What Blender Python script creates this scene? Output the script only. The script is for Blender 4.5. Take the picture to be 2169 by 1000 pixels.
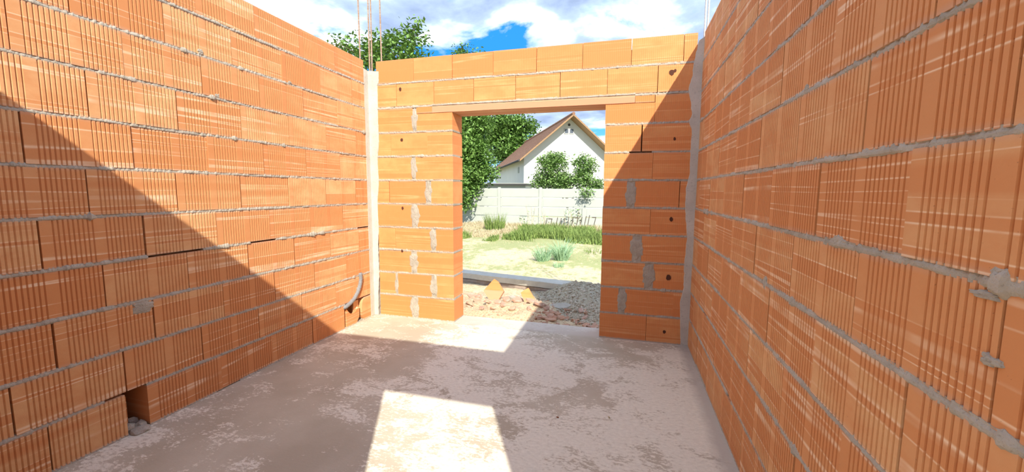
import bpy, bmesh, math, random
from mathutils import Vector, Matrix, noise
random.seed(7)
for o in list(bpy.data.objects): bpy.data.objects.remove(o)
scene = bpy.context.scene
COL = scene.collection

# ------------------------------------------------------------------ camera
W_PX, H_PX = 2169.0, 1000.0
F_PX, YAW, PIT, ROL = 851.5, 0.2698, 0.1052, 0.0066
CAMX, CAMZ = 2.664, 1.3965
PX, PY = 1085.26, 494.1
RW, BY, TOP = 3.2688, 3.84, 2.735          # right wall x, back wall y, wall height
RY = 0.116                                  # inner face of the wall behind the camera
CH, PITCH, TH = 0.25, 0.4293, 0.25          # course height, brick pitch, wall thickness
FW = Vector((-math.sin(YAW)*math.cos(PIT), math.cos(YAW)*math.cos(PIT), -math.sin(PIT)))
_r = Vector((math.cos(YAW), math.sin(YAW), 0)); _u = _r.cross(FW)
RT = _r*math.cos(ROL) + _u*math.sin(ROL); UP = -_r*math.sin(ROL) + _u*math.cos(ROL)
CAM = Vector((CAMX, 0, CAMZ))
cam_d = bpy.data.cameras.new('camera'); cam = bpy.data.objects.new('camera', cam_d); COL.objects.link(cam)
cam_d.sensor_width = 36; cam_d.lens = F_PX/W_PX*36
cam_d.shift_x = (W_PX/2-PX)/W_PX; cam_d.shift_y = (PY-H_PX/2)/W_PX
cam_d.clip_start = 0.02; cam_d.clip_end = 500
m = Matrix((RT, UP, -FW)).transposed().to_4x4(); m.translation = CAM; cam.matrix_world = m
scene.camera = cam
def ray(u, v): return FW*F_PX + RT*(u-PX) - UP*(v-PY)
def onZ(u, v, z=0.0):
    d = ray(u, v); return CAM + d*((z-CAMZ)/d.z)
def onY(u, v, y):
    d = ray(u, v); return CAM + d*(y/d.y)
def onX(u, v, x):
    d = ray(u, v); return CAM + d*((x-CAMX)/d.x)
def onP(u, v, p0, n):
    d = ray(u, v); return CAM + d*((p0-CAM).dot(n)/d.dot(n))

# ------------------------------------------------------------------ light
scene.view_settings.view_transform = 'Standard'; scene.view_settings.look = 'None'
scene.view_settings.gamma = 1.0; scene.view_settings.use_curve_mapping = False
scene.view_settings.exposure = 0.45
sun_d = bpy.data.lights.new('sun', 'SUN'); sun = bpy.data.objects.new('sun', sun_d); COL.objects.link(sun)
sun_d.energy = 5.5; sun_d.angle = math.radians(0.53); sun_d.color = (1.0, 0.93, 0.81)
SUNDIR = Vector((-0.5754, 1.1395, -1.0)).normalized()
sun.rotation_euler = SUNDIR.to_track_quat('-Z', 'Y').to_euler()
sun.location = (6, -6, 8)
SKY_STRENGTH = 1.45

def N(nt, t, **kw):
    n = nt.nodes.new(t)
    for k, v in kw.items(): setattr(n, k, v)
    return n
def ramp(nt, fac, stops, interp='LINEAR'):
    r = N(nt, 'ShaderNodeValToRGB'); r.color_ramp.interpolation = interp
    e = r.color_ramp.elements
    while len(e) < len(stops): e.new(0.5)
    for i, (p, c) in enumerate(stops):
        e[i].position = p; e[i].color = (c if len(c) == 4 else (*c, 1)) if isinstance(c, tuple) else (c, c, c, 1)
    nt.links.new(fac, r.inputs[0]); return r.outputs[0]
def math_(nt, op, a, b=None, c=None):
    n = N(nt, 'ShaderNodeMath', operation=op)
    for i, x in enumerate((a, b, c)):
        if x is None: continue
        if isinstance(x, (int, float)): n.inputs[i].default_value = x
        else: nt.links.new(x, n.inputs[i])
    return n.outputs[0]
def mix(nt, fac, a, b, blend='MIX'):
    n = N(nt, 'ShaderNodeMix', data_type='RGBA', blend_type=blend)
    for i, x in ((0, fac), (6, a), (7, b)):
        if isinstance(x, (int, float)): n.inputs[i].default_value = x
        elif isinstance(x, tuple): n.inputs[i].default_value = (*x, 1)
        else: nt.links.new(x, n.inputs[i])
    return n.outputs[2]
def tnoise(nt, vec, scale, detail=4, rough=0.55, dist=0.0):
    n = N(nt, 'ShaderNodeTexNoise'); n.inputs['Scale'].default_value = scale
    n.inputs['Detail'].default_value = detail; n.inputs['Roughness'].default_value = rough
    n.inputs['Distortion'].default_value = dist
    if vec is not None: nt.links.new(vec, n.inputs['Vector'])
    return n.outputs[0]
def mapping(nt, vec, scale=(1, 1, 1), loc=(0, 0, 0)):
    n = N(nt, 'ShaderNodeMapping'); n.inputs['Scale'].default_value = scale; n.inputs['Location'].default_value = loc
    nt.links.new(vec, n.inputs['Vector']); return n.outputs[0]

world = bpy.data.worlds.new('world'); scene.world = world; world.use_nodes = True
nt = world.node_tree; nt.nodes.clear()
tc = N(nt, 'ShaderNodeTexCoord').outputs['Generated']
sp = N(nt, 'ShaderNodeSeparateXYZ'); nt.links.new(tc, sp.inputs[0])
zz = math_(nt, 'ADD', math_(nt, 'MAXIMUM', sp.outputs[2], 0.0), 0.22)
cb = N(nt, 'ShaderNodeCombineXYZ')
nt.links.new(math_(nt, 'DIVIDE', sp.outputs[0], zz), cb.inputs[0]); nt.links.new(math_(nt, 'DIVIDE', sp.outputs[1], zz), cb.inputs[1])
cv = mapping(nt, cb.outputs[0], (1, 1, 1), (-15.4, -7.83, 4.2))
cover = tnoise(nt, cv, 1.9, 9, 0.56, 0.3)
shade = tnoise(nt, mapping(nt, cv, (1, 1, 1), (0.25, -0.2, 5.0)), 2.6, 7, 0.52, 0.2)
blue = ramp(nt, sp.outputs[2], [(0.0, (0.30, 0.54, 0.75)), (0.15, (0.09, 0.36, 0.70)), (0.30, (0.025, 0.22, 0.64)), (1.0, (0.025, 0.15, 0.50))])
dens = math_(nt, 'ADD', math_(nt, 'MULTIPLY', shade, 0.6), math_(nt, 'MULTIPLY', math_(nt, 'SUBTRACT', 1.0, cover), 0.55))
cloudc = ramp(nt, dens, [(0.46, (0.22, 0.29, 0.44)), (0.54, (0.36, 0.46, 0.64)), (0.605, (0.74, 0.82, 0.92)), (0.66, (1.0, 1.0, 1.0))])
mask = ramp(nt, cover, [(0.40, 0.0), (0.455, 0.6), (0.50, 1.0)])
skyc = mix(nt, mask, blue, cloudc)
skyc = mix(nt, ramp(nt, sp.outputs[2], [(0.0, 0.0), (0.02, 1.0)]), (0.35, 0.33, 0.28), skyc)
bg = N(nt, 'ShaderNodeBackground'); bg.inputs[1].default_value = SKY_STRENGTH
nt.links.new(skyc, bg.inputs[0])
out = N(nt, 'ShaderNodeOutputWorld'); nt.links.new(bg.outputs[0], out.inputs[0])

# ------------------------------------------------------------------ helpers
def material(name, build, rough=0.85, bump=None):
    mt = bpy.data.materials.new(name); mt.use_nodes = True
    nt = mt.node_tree; b = nt.nodes['Principled BSDF']
    b.inputs['Roughness'].default_value = rough; b.inputs['Specular IOR Level'].default_value = 0.25
    r = build(nt)
    col, h = r if isinstance(r, tuple) and not isinstance(r[0], (int, float)) else (r, None)
    if isinstance(col, tuple): b.inputs['Base Color'].default_value = (*col, 1)
    else: nt.links.new(col, b.inputs['Base Color'])
    if h is not None and bump:
        bn = N(nt, 'ShaderNodeBump'); bn.inputs['Strength'].default_value = bump[0]; bn.inputs['Distance'].default_value = bump[1]
        nt.links.new(h, bn.inputs['Height']); nt.links.new(bn.outputs[0], b.inputs['Normal'])
    return mt
def OC(nt): return N(nt, 'ShaderNodeTexCoord').outputs['Object']
def WP(nt): return N(nt, 'ShaderNodeNewGeometry').outputs['Position']
def RND(nt): return N(nt, 'ShaderNodeObjectInfo').outputs['Random']

def link(name, me, mat, parent=None, loc=None, rz=None):
    o = bpy.data.objects.new(name, me); COL.objects.link(o)
    if mat is not None and not me.materials: me.materials.append(mat)
    if parent is not None: o.parent = parent
    if loc is not None: o.location = loc
    if rz is not None: o.rotation_euler = (0, 0, rz)
    return o
def mesh(name, verts, faces, smooth=False):
    me = bpy.data.meshes.new(name); me.from_pydata([tuple(v) for v in verts], [], faces)
    bm = bmesh.new(); bm.from_mesh(me); bmesh.ops.recalc_face_normals(bm, faces=bm.faces); bm.to_mesh(me); bm.free()
    if smooth:
        for p in me.polygons: p.use_smooth = True
    return me
def tag(o, label, cat, group=None, kind=None):
    o['label'] = label; o['category'] = cat
    if group: o['group'] = group
    if kind: o['kind'] = kind
    return o
def empty(name, loc=(0, 0, 0), rz=0.0):
    o = bpy.data.objects.new(name, None); COL.objects.link(o); o.location = loc; o.rotation_euler = (0, 0, rz)
    o.empty_display_size = 0.1; return o
class MB:
    def __init__(s): s.v = []; s.f = []
    def add(s, vs, fs):
        k = len(s.v); s.v += [Vector(v) for v in vs]; s.f += [tuple(i+k for i in f) for f in fs]
    def box(s, a, b, M=None):
        vs = [Vector((x, y, z)) for z in (a[2], b[2]) for y in (a[1], b[1]) for x in (a[0], b[0])]
        if M is not None: vs = [M @ v for v in vs]
        s.add(vs, [(0, 1, 3, 2), (4, 6, 7, 5), (0, 4, 5, 1), (2, 3, 7, 6), (0, 2, 6, 4), (1, 5, 7, 3)])
    def tube(s, pts, rad, n=8, cap=True):
        pts = [Vector(p) for p in pts]; k = len(pts); rings = []
        if not isinstance(rad, (list, tuple)): rad = [rad]*k
        ref = Vector((0.31, 0.2, 0.93))
        for i, p in enumerate(pts):
            t = (pts[min(i+1, k-1)]-pts[max(i-1, 0)]).normalized()
            a = t.cross(ref if abs(t.dot(ref)) < 0.95 else Vector((1, 0, 0))).normalized(); b = t.cross(a)
            rings.append([p+(a*math.cos(q*2*math.pi/n)+b*math.sin(q*2*math.pi/n))*rad[i] for q in range(n)])
        vs = [v for r in rings for v in r]; fs = []
        for i in range(k-1):
            for q in range(n): fs.append((i*n+q, i*n+(q+1) % n, (i+1)*n+(q+1) % n, (i+1)*n+q))
        if cap: fs += [tuple(range(n-1, -1, -1)), tuple(range((k-1)*n, k*n))]
        s.add(vs, fs)
    def loft(s, rings, closed=True):
        n = len(rings[0]); vs = [v for r in rings for v in r]; fs = []
        for i in range(len(rings)-1):
            for q in range(n): fs.append((i*n+q, i*n+(q+1) % n, (i+1)*n+(q+1) % n, (i+1)*n+q))
        if closed: fs += [tuple(range(n-1, -1, -1)), tuple(range((len(rings)-1)*n, len(rings)*n))]
        s.add(vs, fs)
    def me(s, name, smooth=False): return mesh(name, s.v, s.f, smooth)
    def build(s, name, mat, parent=None, smooth=False, loc=None): return link(name, s.me(name, smooth), mat, parent, loc)

# ------------------------------------------------------------------ materials
def brick_build(base, deep, streak, fine=False):
    def f(nt):
        oc = OC(nt); r = RND(nt)
        off = N(nt, 'ShaderNodeCombineXYZ'); nt.links.new(math_(nt, 'MULTIPLY', r, 37.0), off.inputs[0]); nt.links.new(math_(nt, 'MULTIPLY', r, 91.0), off.inputs[2])
        ad = N(nt, 'ShaderNodeVectorMath', operation='ADD'); nt.links.new(oc, ad.inputs[0]); nt.links.new(off.outputs[0], ad.inputs[1])
        v = ad.outputs[0]
        tone = math_(nt, 'FRACT', math_(nt, 'MULTIPLY', r, 17.31))
        c = mix(nt, tone, base, deep)
        blot = tnoise(nt, mapping(nt, v, (3, 3, 5)), 1.6, 5, 0.6)
        c = mix(nt, math_(nt, 'MULTIPLY', ramp(nt, blot, [(0.38, 0.0), (0.62, 1.0)]), 0.65), c, deep)
        sx = N(nt, 'ShaderNodeSeparateXYZ'); nt.links.new(oc, sx.inputs[0])
        ridge = ramp(nt, math_(nt, 'MULTIPLY', sx.outputs[1], -100.0), [(0.02, 1.0), (0.10, 0.25)])
        band = tnoise(nt, mapping(nt, v, (0.10, 0.1, 8.5)), 1.0, 1.5, 0.5)
        c = mix(nt, math_(nt, 'MULTIPLY', ramp(nt, band, [(0.30, 1.0), (0.36, 0.2), (0.40, 0.0), (0.545, 0.0), (0.555, 1.0), (0.63, 0.9), (0.64, 0.0), (0.70, 0.0), (0.72, 0.7)]), 0.8), c, deep)
        sf = ramp(nt, band, [(0.385, 0.0), (0.392, 0.9), (0.402, 0.0), (0.530, 0.0), (0.542, 1.0), (0.552, 0.0), (0.630, 0.0), (0.642, 1.0), (0.654, 0.0)])
        brk = ramp(nt, tnoise(nt, mapping(nt, v, (5, 1, 9), (9, 1, 2)), 1.0, 3), [(0.36, 0.15), (0.6, 1.0)])
        c = mix(nt, math_(nt, 'MULTIPLY', math_(nt, 'MULTIPLY', math_(nt, 'MULTIPLY', sf, brk), ridge), 0.5 if fine else 0.85), c, streak)
        edge = ramp(nt, math_(nt, 'ADD', math_(nt, 'ABSOLUTE', math_(nt, 'SUBTRACT', sx.outputs[2], 0.118)), math_(nt, 'MULTIPLY', blot, 0.03)), [(0.118, 0.0), (0.135, 1.0)])
        c = mix(nt, math_(nt, 'MULTIPLY', edge, 0.35), c, (0.52, 0.40, 0.33))
        spk = tnoise(nt, v, 160, 2, 0.6)
        c = mix(nt, ramp(nt, spk, [(0.24, 0.55), (0.31, 0.0)]), c, (0.16, 0.06, 0.03))
        return c, math_(nt, 'ADD', band, math_(nt, 'MULTIPLY', spk, 0.25))
    return f
M_BRICK = material('terracotta_ribbed', brick_build((0.72, 0.43, 0.205), (0.61, 0.255, 0.095), (0.90, 0.72, 0.50)), 0.8, (0.35, 0.004))
M_BRICKF = material('terracotta_smooth', brick_build((0.73, 0.345, 0.13), (0.65, 0.24, 0.08), (0.86, 0.56, 0.29), True), 0.8, (0.25, 0.003))
def conc_build(a, b, sc=6):
    def f(nt):
        w = WP(nt); n1 = tnoise(nt, w, sc, 6, 0.6); n2 = tnoise(nt, w, sc*14, 3, 0.6)
        c = mix(nt, ramp(nt, n1, [(0.3, 0.0), (0.7, 1.0)]), a, b)
        c = mix(nt, ramp(nt, n2, [(0.3, 0.5), (0.42, 0.0)]), c, tuple(x*0.6 for x in a))
        return c, math_(nt, 'ADD', n1, math_(nt, 'MULTIPLY', n2, 0.5))
    return f
M_MORTAR = material('mortar', conc_build((0.35, 0.315, 0.25), (0.48, 0.44, 0.365), 14), 0.95, (0.6, 0.01))
M_CONC = material('cast_concrete', conc_build((0.48, 0.45, 0.38), (0.62, 0.59, 0.51), 5), 0.9, (0.4, 0.006))
M_PITDARK = material('pit_darkness', lambda nt: (0.09, 0.035, 0.02))  # even dark brown standing in for the darkness inside the pits
M_FIN_CRUMB = material('hidden_fin_and_crumb', lambda nt: (0.25, 0.09, 0.04))
def rust(nt):
    n = tnoise(nt, WP(nt), 30, 4)
    return mix(nt, ramp(nt, n, [(0.3, 0.0), (0.7, 1.0)]), (0.30, 0.17, 0.10), (0.42, 0.33, 0.26)), n
M_RUST = material('rusty_steel', rust, 0.7, (0.4, 0.003))
M_STEEL = material('grey_steel', lambda nt: (0.50, 0.49, 0.48), 0.5)
def floor_build(nt):
    w = WP(nt)
    st = mapping(nt, w, (0.75, 1.0, 1.0))
    big = tnoise(nt, w, 0.95, 5, 0.6, 0.4)
    mid = tnoise(nt, mapping(nt, w, (3.6, 5.4, 1)), 1.0, 9, 0.72, 0.5)
    fine = tnoise(nt, mapping(nt, w, (34, 60, 1)), 1.0, 7, 0.75)
    s = math_(nt, 'ADD', math_(nt, 'ADD', math_(nt, 'MULTIPLY', big, 0.75), math_(nt, 'MULTIPLY', mid, 0.75)), math_(nt, 'MULTIPLY', fine, 0.62))
    sx = N(nt, 'ShaderNodeSeparateXYZ'); nt.links.new(w, sx.inputs[0])
    s = math_(nt, 'ADD', s, math_(nt, 'MULTIPLY', math_(nt, 'SUBTRACT', sx.outputs[0], 1.5), 0.045))
    f = ramp(nt, math_(nt, 'MULTIPLY', s, 0.5), [(0.515, 0.0), (0.545, 1.0)])
    tint = mix(nt, ramp(nt, tnoise(nt, w, 2.2, 4), [(0.35, 0.0), (0.65, 1.0)]), (0.43, 0.38, 0.285), (0.52, 0.475, 0.37))
    c = mix(nt, f, tint, mix(nt, ramp(nt, fine, [(0.35, 0.0), (0.65, 1.0)]), (0.64, 0.61, 0.50), (0.79, 0.76, 0.635)))
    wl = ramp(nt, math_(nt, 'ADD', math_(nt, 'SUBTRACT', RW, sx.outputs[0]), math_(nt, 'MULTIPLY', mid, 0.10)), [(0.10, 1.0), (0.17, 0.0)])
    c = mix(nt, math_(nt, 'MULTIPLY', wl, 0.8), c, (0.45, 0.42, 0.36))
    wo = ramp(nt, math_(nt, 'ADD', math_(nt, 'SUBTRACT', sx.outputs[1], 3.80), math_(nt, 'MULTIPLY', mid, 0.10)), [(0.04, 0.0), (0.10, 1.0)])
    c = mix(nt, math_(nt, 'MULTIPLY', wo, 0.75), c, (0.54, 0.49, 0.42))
    return c, math_(nt, 'ADD', s, math_(nt, 'MULTIPLY', fine, 0.6))
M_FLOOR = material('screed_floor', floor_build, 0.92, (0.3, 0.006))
def sand_build(nt):
    w = WP(nt)
    n = tnoise(nt, w, 0.55, 6, 0.65); g = tnoise(nt, mapping(nt, w, (4.5, 2.6, 1)), 1.0, 8, 0.75); f = tnoise(nt, w, 18, 5, 0.7)
    c = mix(nt, ramp(nt, f, [(0.3, 0.0), (0.7, 1.0)]), (0.52, 0.43, 0.26), (0.72, 0.62, 0.41))
    sx = N(nt, 'ShaderNodeSeparateXYZ'); nt.links.new(w, sx.inputs[0])
    near = ramp(nt, math_(nt, 'MULTIPLY', sx.outputs[1], 0.05), [(0.25, 0.0), (0.62, 0.11)])
    gf = ramp(nt, math_(nt, 'ADD', math_(nt, 'ADD', math_(nt, 'MULTIPLY', n, 0.45), math_(nt, 'MULTIPLY', g, 0.55)), near), [(0.53, 0.0), (0.60, 0.85)])
    c = mix(nt, gf, c, mix(nt, f, (0.20, 0.27, 0.08), (0.42, 0.43, 0.20)))
    return c, f
M_SAND = material('sandy_yard', sand_build, 0.95, (0.6, 0.03))
def rubble_build(a, b, c3):
    def f(nt):
        w = WP(nt); n1 = tnoise(nt, w, 9, 5, 0.65); n2 = tnoise(nt, w, 45, 4, 0.6)
        c = mix(nt, ramp(nt, n1, [(0.35, 0.0), (0.62, 1.0)]), a, b)
        c = mix(nt, ramp(nt, n2, [(0.52, 0.0), (0.62, 0.8)]), c, c3)
        return c, math_(nt, 'ADD', n1, n2)
    return f
M_HEAP = material('sand_rubble', rubble_build((0.60, 0.45, 0.27), (0.70, 0.58, 0.37), (0.50, 0.33, 0.20)), 0.95, (0.9, 0.03))
M_GRAVEL = material('gravel', rubble_build((0.33, 0.28, 0.19), (0.47, 0.41, 0.29), (0.55, 0.49, 0.37)), 0.95, (0.9, 0.02))
def stone_b(nt):
    r = RND(nt); n = tnoise(nt, WP(nt), 25, 3)
    return mix(nt, ramp(nt, n, [(0.35, 0.0), (0.65, 1.0)]), (0.32, 0.27, 0.19), (0.58, 0.52, 0.41))
M_STONE = material('stones', stone_b, 0.95)
def frag_b(nt):
    r = RND(nt); n = tnoise(nt, OC(nt), 12, 4)
    c = mix(nt, r, (0.52, 0.31, 0.20), (0.41, 0.25, 0.18))
    return mix(nt, ramp(nt, n, [(0.45, 0.0), (0.7, 0.6)]), c, (0.60, 0.48, 0.38)), n
M_FRAG = material('broken_terracotta', frag_b, 0.9, (0.5, 0.006))
def leaf_b(a, b):
    def f(nt):
        n = tnoise(nt, WP(nt), 3.5, 4, 0.7); n2 = tnoise(nt, WP(nt), 14, 1)
        return mix(nt, ramp(nt, math_(nt, 'ADD', math_(nt, 'MULTIPLY', n, 0.5), math_(nt, 'MULTIPLY', n2, 0.5)), [(0.35, 0.0), (0.65, 1.0)]), a, b)
    return f
M_LEAF = material('leaves', leaf_b((0.075, 0.17, 0.03), (0.22, 0.36, 0.09)), 0.55)
M_LEAF2 = material('leaves_light', leaf_b((0.10, 0.21, 0.05), (0.28, 0.42, 0.13)), 0.55)
M_BARK = material('bark', lambda nt: mix(nt, tnoise(nt, mapping(nt, WP(nt), (8, 8, 2)), 2, 4), (0.10, 0.07, 0.05), (0.24, 0.19, 0.14)), 0.95)
M_GRASS = material('grass', leaf_b((0.10, 0.17, 0.035), (0.26, 0.34, 0.10)), 0.7)
M_GRASSB = material('grass_blue', leaf_b((0.22, 0.37, 0.20), (0.40, 0.58, 0.36)), 0.7)
M_STRAW = material('dry_grass', leaf_b((0.40, 0.35, 0.20), (0.60, 0.50, 0.34)), 0.85)
M_WHITE = material('white_render', lambda nt: mix(nt, tnoise(nt, WP(nt), 1.5, 4), (0.58, 0.59, 0.57), (0.66, 0.67, 0.65)), 0.9)
M_FENCE = material('fence_concrete', lambda nt: mix(nt, tnoise(nt, WP(nt), 2.5, 5), (0.40, 0.43, 0.385), (0.48, 0.50, 0.46)), 0.9)
def roof_b(nt):
    oc = OC(nt); w1 = N(nt, 'ShaderNodeTexWave', wave_type='BANDS', bands_direction='Y'); w1.inputs['Scale'].default_value = 0.9; w1.inputs['Distortion'].default_value = 0.3
    nt.links.new(oc, w1.inputs[0]); w2 = N(nt, 'ShaderNodeTexWave', wave_type='BANDS', bands_direction='X'); w2.inputs['Scale'].default_value = 1.3
    nt.links.new(oc, w2.inputs[0])
    n = tnoise(nt, mapping(nt, oc, (3, 3, 3)), 1.5, 4)
    c = mix(nt, ramp(nt, n, [(0.3, 0.0), (0.7, 1.0)]), (0.25, 0.135, 0.085), (0.36, 0.21, 0.14))
    c = mix(nt, ramp(nt, w1.outputs[1], [(0.0, 0.45), (0.3, 0.0)]), c, (0.17, 0.075, 0.045))
    return c, math_(nt, 'ADD', w1.outputs[1], w2.outputs[1])
M_ROOF = material('roof_tiles', roof_b, 0.85, (0.6, 0.05))
M_WOOD = material('brown_wood', lambda nt: mix(nt, tnoise(nt, mapping(nt, OC(nt), (1, 12, 12)), 2, 3), (0.27, 0.16, 0.085), (0.38, 0.24, 0.13)), 0.7)
M_PANE = material('window_pane', lambda nt: (0.10, 0.12, 0.15), 0.1)
M_DARK = material('dark_roofing', lambda nt: (0.06, 0.06, 0.06), 0.8)
M_STAKE = material('weathered_stake', lambda nt: (0.13, 0.11, 0.09), 0.9)
M_CONDUIT = material('grey_conduit', lambda nt: mix(nt, tnoise(nt, WP(nt), 60, 3), (0.17, 0.175, 0.18), (0.30, 0.305, 0.31)), 0.7)

# ------------------------------------------------------------------ setting: ground and floor
GZ = -0.30
def gh(x, y):
    return GZ + (0.05*noise.noise(Vector((x*0.5, y*0.5, 0)))+0.02*noise.noise(Vector((x*2, y*2, 3))) if y > 7.2 else 0.0)
gv, gf_ = [], []
xs = [-40, -20, -12]+[-9+i*0.3 for i in range(66)]+[13, 20, 40]; ys = [-12, -4, 0, 4, 5.3]+[5.8+i*0.3 for i in range(56)]+[26, 34, 60]
for y in ys:
    for x in xs: gv.append((x, y, gh(x, y)))
nx = len(xs)
for j in range(len(ys)-1):
    for i in range(nx-1): gf_.append((j*nx+i, j*nx+i+1, (j+1)*nx+i+1, (j+1)*nx+i))
g = link('ground', mesh('ground', gv, gf_, True), M_SAND); tag(g, 'sandy yard with patches of dry grass beyond the doorway', 'ground', kind='structure')
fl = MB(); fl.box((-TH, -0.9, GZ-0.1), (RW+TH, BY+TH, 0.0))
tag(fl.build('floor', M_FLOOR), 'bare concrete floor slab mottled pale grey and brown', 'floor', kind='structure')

# ------------------------------------------------------------------ bricks
_bm = {}
def brick_mesh(length, fine, h=0.236, d=TH):
    key = (round(length, 3), fine, round(h, 3))
    if key in _bm: return _bm[key]
    L = length/2
    full = 0.4238; xs0 = []
    if fine:
        pitch, gw, gd = 0.0165, 0.0042, 0.0012
        xs0 = [-full/2+0.012+i*pitch for i in range(25)]
    else:
        pitch, gw, gd = 0.0190, 0.0074, 0.0058
        xs0 = [-full/2+0.016+i*pitch for i in range(9)] + [-full/2+0.016+8*pitch+0.056+i*pitch for i in range(9)]
    prof = [(-L, 0.0)]
    for x in xs0:
        if x-gw/2 > -L+0.004 and x+gw/2 < L-0.004:
            prof += [(x-gw/2, 0.0), (x+gw*0.12, -gd), (x+gw*0.32, -gd), (x+gw/2, 0.0)]
    prof += [(L, 0.0), (L, -d), (-L, -d)]
    n = len(prof)
    vs = [(x, y, 0) for x, y in prof]+[(x, y, h) for x, y in prof]
    fs = [(i, (i+1) % n, n+(i+1) % n, n+i) for i in range(n)]+[tuple(range(n-1, -1, -1)), tuple(range(n, 2*n))]
    me = mesh('brick_fine' if fine else 'brick_ribbed', vs, fs); _bm[key] = me
    me.materials.append(M_BRICKF if fine else M_BRICK)
    return me
JT = 0.014
class Wall:
    """s = distance along the wall (world X or Y); normal faces the room"""
    def __init__(w, name, axis, pos, sign, label):
        w.axis, w.pos, w.sign = axis, pos, sign
        w.rz = {('x', 1): -math.pi/2, ('x', -1): math.pi/2, ('y', -1): math.pi, ('y', 1): 0.0}[(axis, sign)]
        w.name, w.label, w.core = name, label, MB(); w.parts = []
    def P(w, s, depth, z):      # depth > 0 = proud of the face
        return Vector((w.pos+w.sign*depth, s, z)) if w.axis == 'x' else Vector((s, w.pos+w.sign*depth, z))
    def core_slab(w, s0, s1, z0, z1, d0=-0.215, d1=-0.20):  # hidden fin added inside the wall so no light leaks between blocks
        a, b = w.P(s0, d0, z0), w.P(s1, d1, z1)
        w.core.box([min(a[i], b[i]) for i in range(3)], [max(a[i], b[i]) for i in range(3)])
    def finish(w):
        w.o = w.core.build(w.name, M_FIN_CRUMB); tag(w.o, w.label, 'wall', kind='structure')
        for o in w.parts: o.parent = w.o
    def brick(w, s0, s1, z, fine=False, h=0.236, jit=0.0025):
        L = s1-s0-0.0055
        if L < 0.02: return
        me = brick_mesh(L if abs(L-0.4238) > 0.012 else 0.4238, fine, h)
        r = random.uniform
        o = link('brick', me, None, None, w.P((s0+s1)/2+r(-0.0008, 0.0008), r(-jit, jit), z), w.rz+r(-0.003, 0.003))
        o.rotation_euler[1] = r(-0.003, 0.003)
        w.parts.append(o); return o
    def bed(w, s0, s1, z, seed, amp=1.0, voids=0.18, name='mortar_joint'):
        step = 0.007; n = max(2, int((s1-s0)/step)); rings = []; nz = noise.noise
        for i in range(n+1):
            s = s0+(s1-s0)*i/n
            a = nz(Vector((s*9, seed*3.7, 0))); b = nz(Vector((s*31, seed*5.1, 4))); c = nz(Vector((s*3.1, seed*2.3, 9))); e = nz(Vector((s*70, seed, 2)))
            e2 = nz(Vector((s*150, seed*1.7, 5)))
            p = (-0.002+0.005*a+0.004*b+0.003*e+0.002*e2)*amp+0.0035
            half = 0.0108+0.0032*b+0.0022*e+0.0015*e2
            lump = max(0.0, nz(Vector((s*13, seed*7.7, 7)))-0.40)*amp
            p += lump*(0.022+0.012*e); half += lump*(0.026+0.02*e+0.02*e2)
            if c < -0.62+voids: p = -0.05; half = 0.0072
            zc = z+0.0022*a*amp
            if p < -0.01: p2 = p
            else: p2 = p-0.003+0.003*e
            rings.append([w.P(s, -0.19, zc-0.0072), w.P(s, min(p, -0.001), zc-half), w.P(s, p, zc-half*0.55), w.P(s, p+0.0015*e, zc), w.P(s, p2, zc+half*0.6), w.P(s, min(p, -0.001), zc+half), w.P(s, -0.19, zc+0.0072)])
        mb = MB(); mb.loft(rings); o = mb.build(name, M_MORTAR); w.parts.append(o); return o
    def smear(w, s, z, rs, rz_, seed, proud=0.006, name='mortar_smear', mat=None):
        mb = MB(); nr, na = 6, 22; vs = [w.P(s, proud, z)]; fs = []
        for j in range(1, nr+1):
            for k in range(na):
                a = 2*math.pi*k/na; q = j/nr*(1+0.55*noise.noise(Vector((math.cos(a)*2.2, math.sin(a)*2.2, seed*3.1))))
                hh = proud*(1-(j/nr)**3)+(proud*0.6*noise.noise(Vector((s*50+k*1.7, j*2.3, seed))) if j < nr else -0.005)
                vs.append(w.P(s+rs*q*math.cos(a), hh, z+rz_*q*math.sin(a)))
        for k in range(na): fs.append((0, 1+k, 1+(k+1) % na))
        for j in range(nr-1):
            for k in range(na): fs.append((1+j*na+k, 1+(j+1)*na+k, 1+(j+1)*na+(k+1) % na, 1+j*na+(k+1) % na))
        mb.add(vs, fs); o = mb.build(name, mat or M_MORTAR); w.parts.append(o); return o

def fill(js, lo, hi):
    js = sorted(js)
    while js[0]-PITCH > lo+0.02: js.insert(0, js[0]-PITCH)
    while js[-1]+PITCH < hi-0.02: js.append(js[-1]+PITCH)
    js = [j for j in js if lo+0.02 < j < hi-0.02]
    e = [lo]+js+[hi]; return list(zip(e[:-1], e[1:]))

# ---- left wall: joints read from the photograph, course 0 at the floor
LJ = {10: (2.055, 2.473, 2.907, 3.328), 9: (1.424, 1.855, 2.282, 2.711, 3.13, 3.573), 8: (1.203, 1.63, 2.055, 2.49, 2.915, 3.344),
      7: (1.457, 1.89, 2.321, 2.749, 3.178, 3.606), 6: (1.206, 1.637, 2.065, 2.489, 2.921, 3.35), 5: (1.42, 1.85, 2.283, 2.717, 3.143, 3.58),
      4: (1.223, 1.659, 2.087, 2.516, 2.935, 3.37), 3: (1.451, 1.883, 2.309, 2.749, 3.182, 3.599), 2: (1.233, 1.671, 2.095, 2.527, 2.963, 3.393),
      1: (1.07, 1.504, 1.933, 2.364, 2.796, 3.225), 0: (1.176, 1.492, 1.596, 2.051, 2.475, 2.901, 3.342)}
OUT = RY-TH
LEND = 3.772
wl = Wall('wall_left', 'x', 0.0, 1, 'ribbed terracotta block wall with a hole at its foot and a conduit near the corner')
wl.core_slab(OUT, LEND, 0, TOP-0.03)  # hidden fin against light leaks
def course_h(k): return 0.236 if k < 10 else TOP-10*CH-JT/2
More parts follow.
